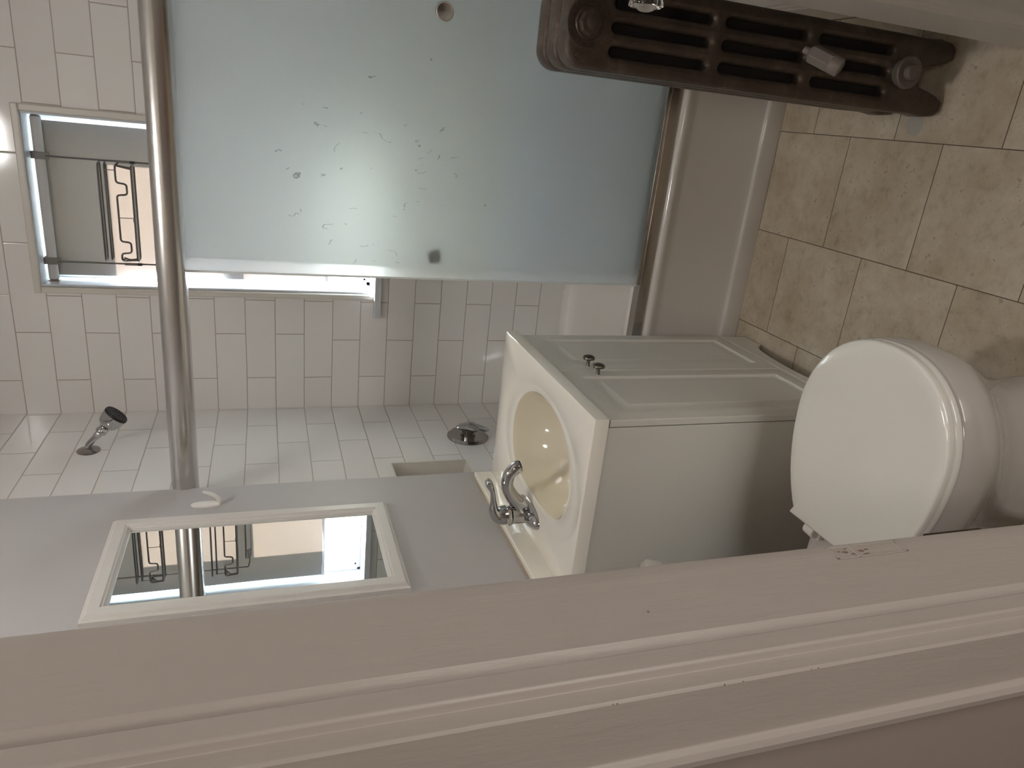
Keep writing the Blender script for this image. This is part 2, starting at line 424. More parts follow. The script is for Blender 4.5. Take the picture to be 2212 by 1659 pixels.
# tiled left wall of the tub alcove with its niche opening
NY0, NY1, NZ0, NZ1 = -0.67, -0.508, 0.853, 1.118
struct(wall_boxes([(-0.712, 0.0, 0.0, NZ0), (-0.712, 0.0, NZ1, CZ), (-0.712, NY0, NZ0, NZ1), (NY1, 0.0, NZ0, NZ1)], 'x', -0.09, 0.0)
       .box(-0.14, -0.09, -0.712, 0.0, 0.0, CZ).build('wall_alcove', TILE_Y), 'white tiled wall carrying the shower head')
nm = MB()
e = 0.0015
nm.box(-0.0899, -0.088, NY0, NY1, NZ0, NZ1); nm.box(-0.088, e, NY0, NY1, NZ1 - 0.004, NZ1 + 0.001)
nm.box(-0.088, e, NY1 - 0.004, NY1 + 0.001, NZ0, NZ1)
nm.prism([(-0.088, NZ0 - 0.001), (e, NZ0 - 0.001), (e, NZ0 + 0.003), (-0.088, NZ0 + 0.012)], 'y', NY0, NY1)
struct(nm.build('trim_1', TRIMTILE, bevel=0.001), 'cream lining of the soap niche')
# back wall with the window opening
OX0, OX1, OZ0, OZ1 = 0.456, 1.004, 1.118, 2.214
WD = 0.24
struct(wall_boxes([(-0.14, OX0, 0.0, CZ), (OX1, XR + 0.2, 0.0, CZ), (OX0, OX1, 0.0, OZ0), (OX0, OX1, OZ1, CZ)], 'y', 0.0, WD)
       .build('wall_back', TILE_X), 'white subway tiled wall around the window')
struct(MB().box(XR, XR + 0.12, -0.712, 0.0, 0.0, CZ).build('wall_right', TILE_Y), 'tiled end wall of the tub')
struct(MB().box(XR, XR + 0.12, -2.10, -0.712, 0.0, CZ).build('wall_right', CEILP), 'painted wall behind the radiator')  # paler than the left wall, to bounce light onto the vanity doors
struct(MB().box(XR - 0.016, XR, -2.09, -0.715, 0.0, 0.155).box(XR - 0.010, XR, -2.09, -0.715, 0.155, 0.17).build('baseboard_right', TRIMP, bevel=0.003))
# door wall between bathroom and hall
DZ = 2.06
struct(wall_boxes([(-0.14, DX0 - 0.012, 0.0, CZ), (DX1 + 0.012, XR + 0.12, 0.0, CZ), (DX0 - 0.012, DX1 + 0.012, DZ + 0.012, CZ)], 'y', WY1, WY0 - 0.004)
       .build('wall_front', HALLP), 'wall around the doorway')
struct(MB().box(-1.2, -0.14, WY1, WY0, 0, CZ).box(XR + 0.12, 3.0, WY1, WY0, 0, CZ).box(-1.3, -1.2, -4.4, WY0, 0, CZ).box(3.0, 3.1, -4.4, WY0, 0, CZ)
       .box(-1.3, 3.1, -4.5, -4.4, 0, CZ).build('wall_hall', HALLP), 'hall walls')
# window trim: thin strips set on the tile, butted at the corners
T = 0.021
struct(MB().box(OX0 - T, OX0, -0.010, 0.02, OZ0, OZ1).build('trim_2', TRIMTILE, bevel=0.004), 'cream edging strip left of the window')
struct(MB().box(OX1, OX1 + T, -0.010, 0.02, OZ0, OZ1).build('trim_3', TRIMTILE, bevel=0.004), 'cream edging strip right of the window')
struct(MB().box(OX0 - T, OX1 + T, -0.010, 0.02, OZ1, OZ1 + T).build('trim_4', TRIMTILE, bevel=0.004), 'cream edging strip above the window')
# window: reveal lining, vinyl frame, raised sash
win = thing('window_1', 'white window with a raised vinyl sash', 'window', (0.73, 0.1, 1.12)); win['kind'] = 'structure'; del win['category']
rv = MB()
rv.box(OX0, OX0 + 0.008, 0.0, 0.20, OZ0, OZ1); rv.box(OX1 - 0.008, OX1, 0.0, 0.20, OZ0, OZ1)
rv.box(OX0, OX1, 0.0, 0.20, OZ1 - 0.003, OZ1 + 0.001); rv.box(OX0, OX1, 0.0, 0.20, OZ0 - 0.002, OZ0 + 0.006)
rv.build('window_reveal', WHITEG, win, bevel=0.002)
fr = MB()
a0, a1, b0, b1 = OX0 + 0.008, OX1 - 0.008, OZ0 + 0.006, OZ1 - 0.003
for y0, y1, t in ((0.110, 0.130, 0.016), (0.130, 0.20, 0.026)):
    fr.box(a0, a0 + t, y0, y1, b0, b1); fr.box(a1 - t, a1, y0, y1, b0, b1)
    fr.box(a0, a1, y0, y1, b1 - t, b1); fr.box(a0, a1, y0, y1, b0, b0 + t)
fr.box(a0, a1, 0.148, 0.156, b0 + 0.026, b0 + 0.034)
fr.build('window_frame', VINYL, win, bevel=0.0025)
sash = MB()
sx0, sx1, sz0, sz1 = a0 + 0.018, a1 - 0.018, 1.240, 2.19
sash.box(sx0, sx0 + 0.040, 0.132, 0.158, sz0, sz1); sash.box(sx1 - 0.040, sx1, 0.132, 0.158, sz0, sz1)
sash.box(sx0 + 0.040, sx1 - 0.040, 0.132, 0.158, sz0, sz0 + 0.044); sash.box(sx0 + 0.040, sx1 - 0.040, 0.132, 0.158, sz1 - 0.03, sz1)
sash.box(sx0 + 0.040, sx1 - 0.040, 0.132, 0.158, 1.69, 1.73)
so = sash.build('window_sash', VINYL, win, bevel=0.003)
MB().box(sx0 + 0.038, sx1 - 0.038, 0.143, 0.146, sz0 + 0.042, sz1 - 0.028).build('window_pane', WGLASS, win)
# sill ledge
sl = MB().prism([(0.364, 0), (0.372, -0.030), (1.09, -0.030), (1.098, 0), (OX1, 0), (OX1, 0.11), (OX0, 0.11), (OX0, 0)], 'z', 1.099, 1.1245)
struct(sl.build('trim_5', WHITEG, bevel=0.003), 'white window sill ledge')
# outside
struct(MB().box(-3, 5, 1.9, 2.1, -2.0, 2.25).build('wall_outside', BRICK), 'pale block wall seen through the window gap')
struct(MB().box(-3, 5, 0.24, 2.0, -2.1, -2.0).build('ground_outside', mat('outside_paving', (0.6, 0.58, 0.52), 0.9)))

# ------------------------------------------------------------------ roller shade and hanging caddy
def shade():
    t = thing('roller_shade', 'grey roller shade hanging in the window recess', 'shade', (0.73, 0.055, 2.19))
    zc, yc, r = 2.1865, 0.054, 0.0150
    MB().lathe((OX0 + 0.016, yc, zc), (1, 0, 0), [(r, 0), (r, OX1 - OX0 - 0.032)], 28).build('roller', mat('shade_roller', (0.50, 0.485, 0.47), 0.5), t)
    for x, s in ((OX0 + 0.016, -1), (OX1 - 0.016, 1)):
        MB().lathe((x, yc, zc), (s, 0, 0), [(r * 0.86, -0.001), (r * 0.86, 0.004), (0.005, 0.005), (0.005, 0.0075)], 20).build('end_cap', CLIPP, t)
        MB().box(min(x + s * 0.006, x + s * 0.0079), max(x + s * 0.006, x + s * 0.0079), yc - 0.012, yc + 0.012, zc - 0.016, zc + 0.016).build('bracket', CHIP, t)
    m = MB(); nx, nz = 40, 60; x0, x1, z1, z0 = OX0 + 0.026, OX1 - 0.026, zc, 1.296
    top = []
    for s in (0, 1):
        for j in range(nz + 1):
            for i in range(nx + 1):
                u = i / nx; v = j / nz
                x = x0 + (x1 - x0) * u; z = z1 + (z0 - z1) * v
                side = 0.012 * v * v * (math.sin(5 * u + 1.0) * 0.5)
                curl = 0.010 * v * (1 - min(u, 1 - u) * 6) if min(u, 1 - u) < 1 / 6 else 0
                y = yc + r - 0.001 + 0.004 * v * math.sin(9 * v + 2 * u) * 0.4 + side + curl * 0.7 + 0.0006 * s
                top.append((x, y, z))
    n = (nx + 1) * (nz + 1); fs = []
    for j in range(nz):
        for i in range(nx):
            a = j * (nx + 1) + i
            fs.append((a, a + 1, a + nx + 2, a + nx + 1)); fs.append((n + a, n + a + nx + 1, n + a + nx + 2, n + a + 1))
    m.add(top[:n], fs[0::2])
    m.build('shade_panel', SHADE, t, smooth=80)
    MB().box(x0, x1, yc + r - 0.005 , yc + r + 0.012, 1.285, 1.299).build('hem_bar', VINYL, t, bevel=0.004, seg=3)
    return t
shade()
def caddy():
    t = thing('shower_caddy', 'dark wire caddy hung over the roller in the window', 'caddy', (0.70, 0.04, 1.92))
    X = (0.872, 0.535); yr = 0.034
    for x in X:
        c = MB()
        c.box(x - 0.011, x + 0.011, 0.032, 0.0375, 2.155, 2.197)
        c.box(x - 0.011, x + 0.011, 0.032, 0.070, 2.2025, 2.2065); c.prism([(0.032, 2.196), (0.0375, 2.196), (0.042, 2.2025), (0.042, 2.2065), (0.036, 2.2065), (0.032, 2.202)], 'x', x - 0.011, x + 0.011)
        c.build('hook_clip', CLIPP, t, bevel=0.0015)
        s = 1 if x > 0.7 else -1
        MB().tube([(x, yr - 0.004, 2.165), (x, yr - 0.004, 1.60)], 0.0029, 8).build('hanging_rod', WIRE, t)
        MB().box(x - 0.004, x + 0.004, yr - 0.012, yr - 0.002, 1.925, 1.965).build('rod_sleeve', CLIPP, t, bevel=0.001)
        MB().box(x - 0.004, x + 0.004, yr - 0.012, yr - 0.002, 1.912, 1.925).build('rod_stop', BLACKR, t)
    yb, yf = 0.028, -0.032
    def basket(z, xa=0.556, xb=0.866):
        m = MB(); W_ = 0.0031
        # upper double rim
        for zz, dy in ((z + 0.105, 0.0), (z + 0.088, 0.012)):
            m.tube(fillet([(xa, yf + dy, zz), (xb, yf + dy, zz), (xb + 0.004, yb, zz + 0.004), (xa - 0.004, yb, zz + 0.004)], 0.016, 5, True), W_, 8)
        # notched front wire
        za, zb = z + 0.056, z + 0.026
        path = [(xb + 0.002, yb, za), (xb - 0.004, yf, za), (0.812, yf, za), (0.808, yf, zb), (0.775, yf, zb), (0.772, yf, za),
                (0.623, yf, za), (0.620, yf, zb), (0.586, yf, zb), (0.583, yf, za), (xa + 0.004, yf, za), (xa - 0.002, yb, za)]
        m.tube(fillet(path, 0.009, 4), W_, 8)
        # bottom frame
        m.tube(fillet([(xa, yb, z + 0.01), (xa, yf, z + 0.01), (xb, yf, z + 0.01), (xb, yb, z + 0.01)], 0.014, 5, True), W_, 8)
        for q in (yf + 0.02, yf + 0.04):
            m.tube([(xa, q, z + 0.010), (xb, q, z + 0.010)], 0.0014, 6)
        # curved end wires
        for k in range(5):
            for xs, s in ((xa, 1), (xb, -1)):
                o = 0.006 * k
                m.tube(fillet([(xs + s * o * 0.3, yb - o, z + 0.056), (xs + s * o * 0.3, yf + 0.002 + 0, z + 0.056 - o), (xs + s * (0.004 + o * 0.3), yf + 0.002, z + 0.012)], 0.012, 5), 0.0014, 6)
        for xc, zt in ((0.700, za), (0.850, z + 0.088)):
            m.tube([(xc, yf, zt), (xc, yf, z + 0.010 if xc < 0.8 else za)], 0.0013, 6)
        m.box(0.688, 0.702, yf - 0.003, yf + 0.001, z + 0.006, z + 0.014)
        return m.build('wire_basket', WIRE, t)
    basket(1.905)
    basket(1.630)
    m = MB()
    for k in range(5):
        m.tube(fillet([(0.60 + 0, yf + k * 0.014, 1.585), (0.78, yf + k * 0.014, 1.585), (0.788, yf + k * 0.014, 1.606)], 0.01, 4), 0.0016, 6)
    m.tube(fillet([(0.60, yf, 1.606), (0.79, yf, 1.606), (0.79, yb, 1.606), (0.60, yb, 1.606)], 0.012, 4, True), 0.0024, 8)
    m.tube(fillet([(0.535, yr - 0.004, 1.60), (0.56, yr - 0.004, 1.592), (0.60, yb, 1.600)], 0.01, 4), 0.0024, 8)
    m.tube(fillet([(0.872, yr - 0.004, 1.60), (0.84, yr - 0.004, 1.592), (0.79, yb, 1.600)], 0.01, 4), 0.0024, 8)
    m.build('soap_tray', WIRE, t)
caddy()

# ------------------------------------------------------------------ bathtub
def tub():
    t = thing('bathtub', 'white bathtub with a smooth apron in the tiled alcove', 'bathtub', (0.75, -0.35, 0))
    x0, x1 = 0.002, XR - 0.002
    ap = [(-0.705, 0.0), (-0.707, 0.006), (-0.707, 0.052), (-0.7062, 0.0565), (-0.7035, 0.0600), (-0.700, 0.0620), (-0.698, 0.066), (-0.696, 0.080), (-0.696, 0.300),
          (-0.700, 0.318), (-0.706, 0.330), (-0.707, 0.338), (-0.704, 0.345), (-0.697, 0.350), (-0.60, 0.350), (-0.60, 0.0)]
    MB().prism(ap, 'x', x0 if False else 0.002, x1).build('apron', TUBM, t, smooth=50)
    # basin shell
    def rr(cx, cy, hx, hy, r, z, n=10):
        out = []
        for (sx, sy, a) in ((1, 1, 0), (-1, 1, PI / 2), (-1, -1, PI), (1, -1, 3 * PI / 2)):
            for k in range(n + 1):
                q = a + (PI / 2) * k / n
                out.append((cx + sx * (hx - r) + r * math.cos(q), cy + sy * (hy - r) + r * math.sin(q), z))
        return out
    cx, cy = 0.75, -0.315; rings = []
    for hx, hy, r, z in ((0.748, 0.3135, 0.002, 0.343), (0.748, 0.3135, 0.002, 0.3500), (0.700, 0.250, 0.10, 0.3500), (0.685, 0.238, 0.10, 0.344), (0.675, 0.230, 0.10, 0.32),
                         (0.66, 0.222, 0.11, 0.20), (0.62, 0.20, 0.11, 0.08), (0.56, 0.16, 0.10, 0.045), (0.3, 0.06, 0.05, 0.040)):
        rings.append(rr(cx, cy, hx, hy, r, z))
    MB().loft(rings, True, False, True).build('tub_basin', TUBLITM, t, smooth=50)
    return t
tub()

# ------------------------------------------------------------------ sliding shower door
def shower_door():
    t = thing('shower_door', 'frosted glass sliding tub door with satin metal header', 'shower door', (0.75, -0.69, 0.35))
    # header: rounded extrusion
    def head(x0, x1, g=0.0):
        cy, cz, ry, rz = -0.690, 1.738, 0.031 + g, 0.0345 + g
        pr = []
        for k in range(25):
            a = PI / 2 + PI * k / 24
            pr.append((cy + ry * math.cos(a), cz + rz * math.sin(a)))
        pr += [(cy + 0.030, cz - rz), (cy + 0.030, cz + rz)]
        return MB().prism(pr, 'x', x0, x1)
    head(0.0, XR - 0.001).build('header', ALU, t, smooth=40)
    head(0.679, XR - 0.002, 0.0006).build('header_sleeve', ALU, t, smooth=40)
    # bottom track on the tub rim
    MB().prism([(-0.690, 0.350), (-0.692, 0.354), (-0.688, 0.386), (-0.684, 0.386), (-0.684, 0.378), (-0.640, 0.378), (-0.640, 0.378), (-0.636, 0.378), (-0.636, 0.350)], 'x', 0.002, XR - 0.002).build('bottom_track', BRUSH, t, bevel=0.0008)
    # outer and inner panels
    po = MB().box(0.680, 1.455, -0.6815, -0.6755, 0.392, 1.722).build('outer_panel', FROST, t, bevel=0.0008)
    MB().box(0.683, 1.455, -0.6838, -0.6730, 0.372, 0.396).build('outer_rail', BRUSH, po, bevel=0.001)
    MB().box(0.6775, 0.6825, -0.6825, -0.6745, 0.398, 1.722).build('edge_seal', mat('clear_edge_seal', (0.75, 0.78, 0.77), 0.25), po, bevel=0.001)
    pi = MB().box(0.705, 1.485, -0.6490, -0.6430, 0.392, 1.722).build('inner_panel', FROST, t, bevel=0.0008)
    MB().box(0.708, 1.485, -0.6515, -0.6405, 0.372, 0.396).build('inner_rail', SEAL, pi, bevel=0.001)
    # finger pulls
    pl = MB().lathe((1.370, -0.6816, 1.070), (0, -1, 0), [(0.0240, 0.0), (0.0240, 0.004), (0.0228, 0.009), (0.0205, 0.0100), (0.0200, 0.0088), (0.012, 0.0070), (0.0, 0.0064)], 40).build('finger_pull', metal_mat('satin_pull', (0.70, 0.67, 0.63), 0.30), po)
    MB().lathe((0.742, -0.6491, 1.052), (0, -1, 0), [(0.0205, 0.0), (0.0205, 0.016), (0.019, 0.0215), (0.0, 0.0215)], 32).build('finger_pull', CLIPP, pi)
shower_door()

# ------------------------------------------------------------------ shower head, valve, hook
def shower_head():
    t = thing('showerhead', 'chrome shower head with black nozzle face on the tiled wall', 'shower head', (0, -0.316, 2.057))
    MB().lathe((0.0, -0.316, 2.057), (1, 0, 0), [(0.034, 0.0), (0.0335, 0.003), (0.028, 0.006), (0.016, 0.010), (0.012, 0.012), (0.0, 0.012)], 40).build('flange', DCHROME, t)
    pts = smooth_path([(0.0, -0.316, 2.057), (0.017, -0.316, 2.057), (0.032, -0.316, 2.047), (0.052, -0.316, 2.029)], 6)
    MB().tube(pts, 0.0095, 18).build('shower_arm', CHROME, t)
    a = Vector((0.052, -0.316, 2.029)); b = Vector((0.124, -0.308, 1.965)); d = (b - a).normalized(); L = (b - a).length
    d2 = Vector((0.80, 0.06, -0.60)).normalized()
    MB().lathe(a - d * 0.004, d, [(0.0112, 0), (0.0112, 0.014), (0.0105, 0.016), (0.009, 0.018)], 8).build('swivel_nut', CHROME, t, smooth=20)
    p0 = a + d * 0.012
    c = p0
    h = MB().lathe(c, d, [(0.010, 0.0), (0.0165, 0.003), (0.0172, 0.010), (0.0160, 0.013), (0.0150, 0.015), (0.0160, 0.017), (0.0165, 0.023), (0.013, 0.028)], 36)
    h.build('collar', CHROME, t)
    q = c + d * 0.024
    hd = MB().lathe(q, (d * 0.75 + d2 * 0.25), [(0.012, 0.0), (0.020, 0.004), (0.030, 0.014), (0.0350, 0.026), (0.0365, 0.040), (0.0370, 0.050)], 44)
    hd.build('head_body', CHROME, t, smooth=60)
    dd = (d * 0.75 + d2 * 0.25).normalized(); f0 = q + dd * 0.050
    MB().lathe(f0, dd, [(0.0372, 0.0), (0.0372, 0.006), (0.0350, 0.009), (0.033, 0.0085), (0.0, 0.0075)], 44).build('nozzle_plate', BLACKR, t)
    nz = MB(); u = Vector((0, 0, 1)); u = (u - dd * u.dot(dd)).normalized(); w2 = dd.cross(u)
    for ring, cnt in ((0.008, 6), (0.016, 11), (0.024, 16), (0.031, 22)):
        for k in range(cnt):
            an = 2 * PI * k / cnt + ring * 40
            nz.lathe(f0 + dd * 0.0078 + u * ring * math.cos(an) + w2 * ring * math.sin(an), dd, [(0.0014, 0), (0.001, 0.0035), (0.0, 0.0038)], 6)
    nz.build('nozzles', BLACKR, t)
shower_head()
def valve():
    y, z = -0.325, 0.800
    t = thing('shower_valve', 'round chrome shower valve with a lobed lever on the tile', 'valve', (0, y, z))
    MB().lathe((0, y, z), (1, 0, 0), [(0.078, 0.0), (0.078, 0.003), (0.073, 0.008), (0.070, 0.0115), (0.066, 0.011), (0.03, 0.010), (0.0, 0.010)], 56).build('escutcheon', DCHROME, t)
    MB().lathe((0.0105, y, z), (1, 0, 0), [(0.028, 0.0), (0.028, 0.006), (0.024, 0.007), (0.024, 0.022), (0.0, 0.022)], 40).build('stem_sleeve', DCHROME, t)
    def lob(a, r, h): return 1.0 + 0.34 * max(0.0, math.cos(1.5 * (a - 0.5))) ** 2 if r > 0.012 else 1.0
    MB().lathe((0.032, y, z), (1, 0, 0), [(0.020, 0.0), (0.034, 0.004), (0.038, 0.010), (0.030, 0.017), (0.014, 0.021), (0.0, 0.022)], 60, lobes=lambda a, r, h: 1.0 + (0.30 * math.cos(3 * a) if r > 0.02 else 0.0)).build('lever_handle', CHROME, t, smooth=60)
    MB().tube([(0.048, y, z), (0.044, y - 0.012, z - 0.03), (0.036, y - 0.02, z - 0.062), (0.032, y - 0.022, z - 0.075)], [0.013, 0.012, 0.009, 0.004], 14, 0.6).build('lever_tip', CHROME, t, smooth=60)
valve()
def wall_hook():
    t = thing('wall_hook', 'small white adhesive hook on the painted wall beside the mirror', 'hook', (XL, -0.812, 1.67))
    y = -0.812; rings = []
    for hx, s in ((0.0, 1.0), (0.004, 1.0), (0.0055, 0.94), (0.006, 0.85)):
        ring = []
        for k in range(36):
            a = 2 * PI * k / 36
            ring.append((XL + hx, y + 0.014 * s * math.cos(a), 1.673 + 0.040 * s * math.sin(a)))
        rings.append(ring)
    MB().loft(rings).build('plate', HOOKP, t)
    p = smooth_path([(XL + 0.003, y, 1.640, 0.006), (XL + 0.014, y, 1.640, 0.0062), (XL + 0.028, y, 1.652, 0.0055), (XL + 0.038, y, 1.670, 0.0045), (XL + 0.041, y, 1.682, 0.0035)], 6)
    MB().tube([q[:3] for q in p], [q[3] for q in p], 14, 1.5, up=(0, 0, 1)).build('hook_arm', HOOKP, t, smooth=70)
wall_hook()

# ------------------------------------------------------------------ mirror
def mirror():
    y0, y1, z0, z1 = -1.280, -0.884, 1.193, 1.888
    t = thing('wall_mirror', 'rectangular mirror in a pale mitred frame on the painted wall', 'mirror', (XL, -1.08, 1.54))
    prof = [(0.0, 0.0), (0.0, 0.010), (0.004, 0.014), (0.006, 0.014), (0.009, 0.019), (0.012, 0.021), (0.034, 0.021), (0.037, 0.018), (0.040, 0.018), (0.043, 0.013), (0.047, 0.012), (0.047, 0.0)]
    def side(a, b, inward):
        # a, b outer corners; each profile point is inset along both mitre directions
        rings = []
        for (ins, dep) in prof:
            rings.append((ins, dep))
        m = MB(); va = [(XL + d, a[0] + a[2] * i, a[1] + a[3] * i) for i, d in prof]; vb = [(XL + d, b[0] + b[2] * i, b[1] + b[3] * i) for i, d in prof]
        n = len(prof); m.add(va + vb, [(i, (i + 1) % n, (i + 1) % n + n, i + n) for i in range(n)] + [tuple(reversed(range(n))), tuple(range(n, 2 * n))])
        return m
    c = [(y0, z0, 1, 1), (y1, z0, -1, 1), (y1, z1, -1, -1), (y0, z1, 1, -1)]
    for i in range(4):
        side(c[i], c[(i + 1) % 4], 0).build('frame_rail', MFRAME, t, smooth=25)
    MB().box(XL + 0.004, XL + 0.008, y0 + 0.044, y1 - 0.044, z0 + 0.044, z1 - 0.044).build('mirror_glass', MIRROR, t)
mirror()

# ------------------------------------------------------------------ vanity
VY0, VY1 = -1.400, -0.755
VX = 0.548; VZ = 0.840
def vanity():
    t = thing('vanity_cabinet', 'white two-door vanity cabinet with raised panels', 'cabinet', (0.3, -1.08, 0))
    cx0, cx1, cy0, cy1, cz1 = XL + 0.002, 0.520, VY0 + 0.012, VY1 - 0.008, 0.805
    b = MB()
    b.box(cx0, cx1, cy0, cy0 + 0.014, 0.0, cz1); b.box(cx0, cx1, cy1 - 0.014, cy1, 0.0, cz1)
    b.box(cx0, cx0 + 0.012, cy0 + 0.014, cy1 - 0.014, 0.08, cz1); b.box(cx0, cx1 - 0.004, cy0 + 0.014, cy1 - 0.014, 0.10, 0.114)
    b.box(cx1 - 0.016, cx1 - 0.001, cy0 + 0.014, cy1 - 0.014, 0.70, cz1)
    b.build('body', CABP, t, bevel=0.001)
    # bottom board with arch
    yy0, yy1 = cy0, cy1; poly = [(yy0, 0.105), (yy0, 0.004), (yy0 + 0.085, 0.004)]
    for k in range(17):
        u = k / 16; y = yy0 + 0.105 + (yy1 - yy0 - 0.21) * u
        poly.append((y, 0.034 + 0.030 * math.sin(PI * u) ** 0.7 if 0 < u < 1 else 0.030))
    poly += [(yy1 - 0.085, 0.004), (yy1, 0.004), (yy1, 0.105)]
    MB().prism(poly, 'x', 0.520, 0.538).build('arched_toe_board', CABP, t, bevel=0.0012)
    MB().box(0.526, 0.5405, yy0, yy1, 0.098, 0.104).build('toe_bead', CABP, t, bevel=0.002)
    for y in (yy0 + 0.075, yy1 - 0.075):
        MB().box(0.500, 0.5195, y - 0.012, y + 0.012, 0.0, 0.030).build('foot_block', CABP, t, bevel=0.001)
    mid = -1.072
    for (y0, y1, ky) in ((mid + 0.0015, cy1, mid + 0.032), (cy0, mid - 0.0015, mid - 0.032)):
        z0, z1 = 0.108, 0.797; f = 0.541
        rings = []
        for ins, x in ((0.0, f - 0.0175), (0.0, f - 0.004), (0.001, f - 0.0015), (0.010, f - 0.0005), (0.012, f), (0.046, f), (0.050, f - 0.0045), (0.053, f - 0.0060), (0.064, f - 0.0060), (0.084, f - 0.0012), (0.086, f - 0.0004), (0.089, f - 0.0004)):
            rings.append([(x, y0 + ins, z0 + ins), (x, y1 - ins, z0 + ins), (x, y1 - ins, z1 - ins), (x, y0 + ins, z1 - ins)])
        d = MB().loft(rings).build('door', CABP, t, smooth=20)
        MB().lathe((f, ky, 0.700), (1, 0, 0), [(0.006, -0.001), (0.005, 0.002), (0.0045, 0.014), (0.010, 0.017), (0.0155, 0.019), (0.0165, 0.022), (0.015, 0.026), (0.009, 0.029), (0.0, 0.030)], 32).build('knob', PEWTER, d, smooth=60)
vanity()
def sink():
    t = thing('sink_top', 'glossy cream one-piece sink top with oval bowl and low backsplash', 'sink', (0.3, -1.08, VZ))
    x0, x1, y0, y1 = XL + 0.001, VX, VY0, VY1
    ccx, ccy = 0.312, -1.103
    base = [2 * PI * k / 120 for k in range(120)]
    corners = [math.atan2(y - ccy, x - ccx) % (2 * PI) for x, y in ((x1, y1), (x1, y0), (x0, y0), (x0, y1))]
    ang = sorted([a for a in base if min(abs(a - c) for c in corners) > 0.02] + corners)
    def ell(a, ax, ay, cut):
        r = 1 / math.sqrt((math.cos(a) / ax) ** 2 + (math.sin(a) / ay) ** 2)
        if cut is not None and math.cos(a) < 0:
            r2 = (cut - ccx) / math.cos(a); r = ((r ** -7) + (r2 ** -7)) ** (-1 / 7)
        return r
    def rect(a):
        c, s = math.cos(a), math.sin(a); q = []
        if c > 1e-9: q.append((x1 - ccx) / c)
        if c < -1e-9: q.append((x0 - ccx) / c)
        if s > 1e-9: q.append((y1 - ccy) / s)
        if s < -1e-9: q.append((y0 - ccy) / s)
        return min(q)
    rb = [ell(a, 0.163, 0.213, 0.192) for a in ang]
    ro = [min(ell(a, 0.188, 0.290, 0.150), rect(a) - 0.012) for a in ang]
    rr_ = [rect(a) for a in ang]
    P = lambda i, r, z: (ccx + r * math.cos(ang[i]), ccy + r * math.sin(ang[i]), z)
    N = len(ang)
    bowl = []
    for f, z in ((0.10, -0.128), (0.25, -0.1265), (0.42, -0.121), (0.56, -0.110), (0.68, -0.094), (0.78, -0.074), (0.86, -0.052), (0.92, -0.032), (0.96, -0.017), (0.985, -0.008), (1.0, -0.0045)):
        bowl.append([P(i, rb[i] * f, VZ + z) for i in range(N)])
    MB().loft(bowl, True, True, False).build('bowl', BOWLM, t, smooth=70)
    rings = [[P(i, rb[i], VZ - 0.0045) for i in range(N)], [P(i, rb[i] + 0.004, VZ - 0.0028) for i in range(N)], [P(i, rb[i] + 0.5 * (ro[i] - rb[i]), VZ - 0.0026) for i in range(N)],
             [P(i, max(ro[i] - 0.006, rb[i] + 0.005), VZ - 0.0022) for i in range(N)], [P(i, ro[i], VZ) for i in range(N)],
             [P(i, rr_[i] - 0.0035, VZ) for i in range(N)], [P(i, rr_[i] - 0.0012, VZ - 0.0008) for i in range(N)], [P(i, rr_[i], VZ - 0.003) for i in range(N)],
             [P(i, rr_[i], VZ - 0.034) for i in range(N)]]
    MB().loft(rings, True, False, False).build('counter', MARBLE, t, smooth=35)
    MB().box(x0, x0 + 0.020, y0, -0.748, VZ - 0.002, 0.895).build('backsplash', MARBLE, t, bevel=0.003, seg=3)
    MB().box(x0 - 0.0008, x0 + 0.006, y0, -0.748, 0.893, 0.898).build('caulk_line', mat('aged_caulk', (0.45, 0.37, 0.27), 0.6), t)
    MB().lathe((ccx, ccy, VZ - 0.129), (0, 0, 1), [(0.022, 0.0), (0.022, 0.003), (0.018, 0.004), (0.012, 0.002), (0.0, 0.002)], 32).build('drain', CHROME, t)
sink()
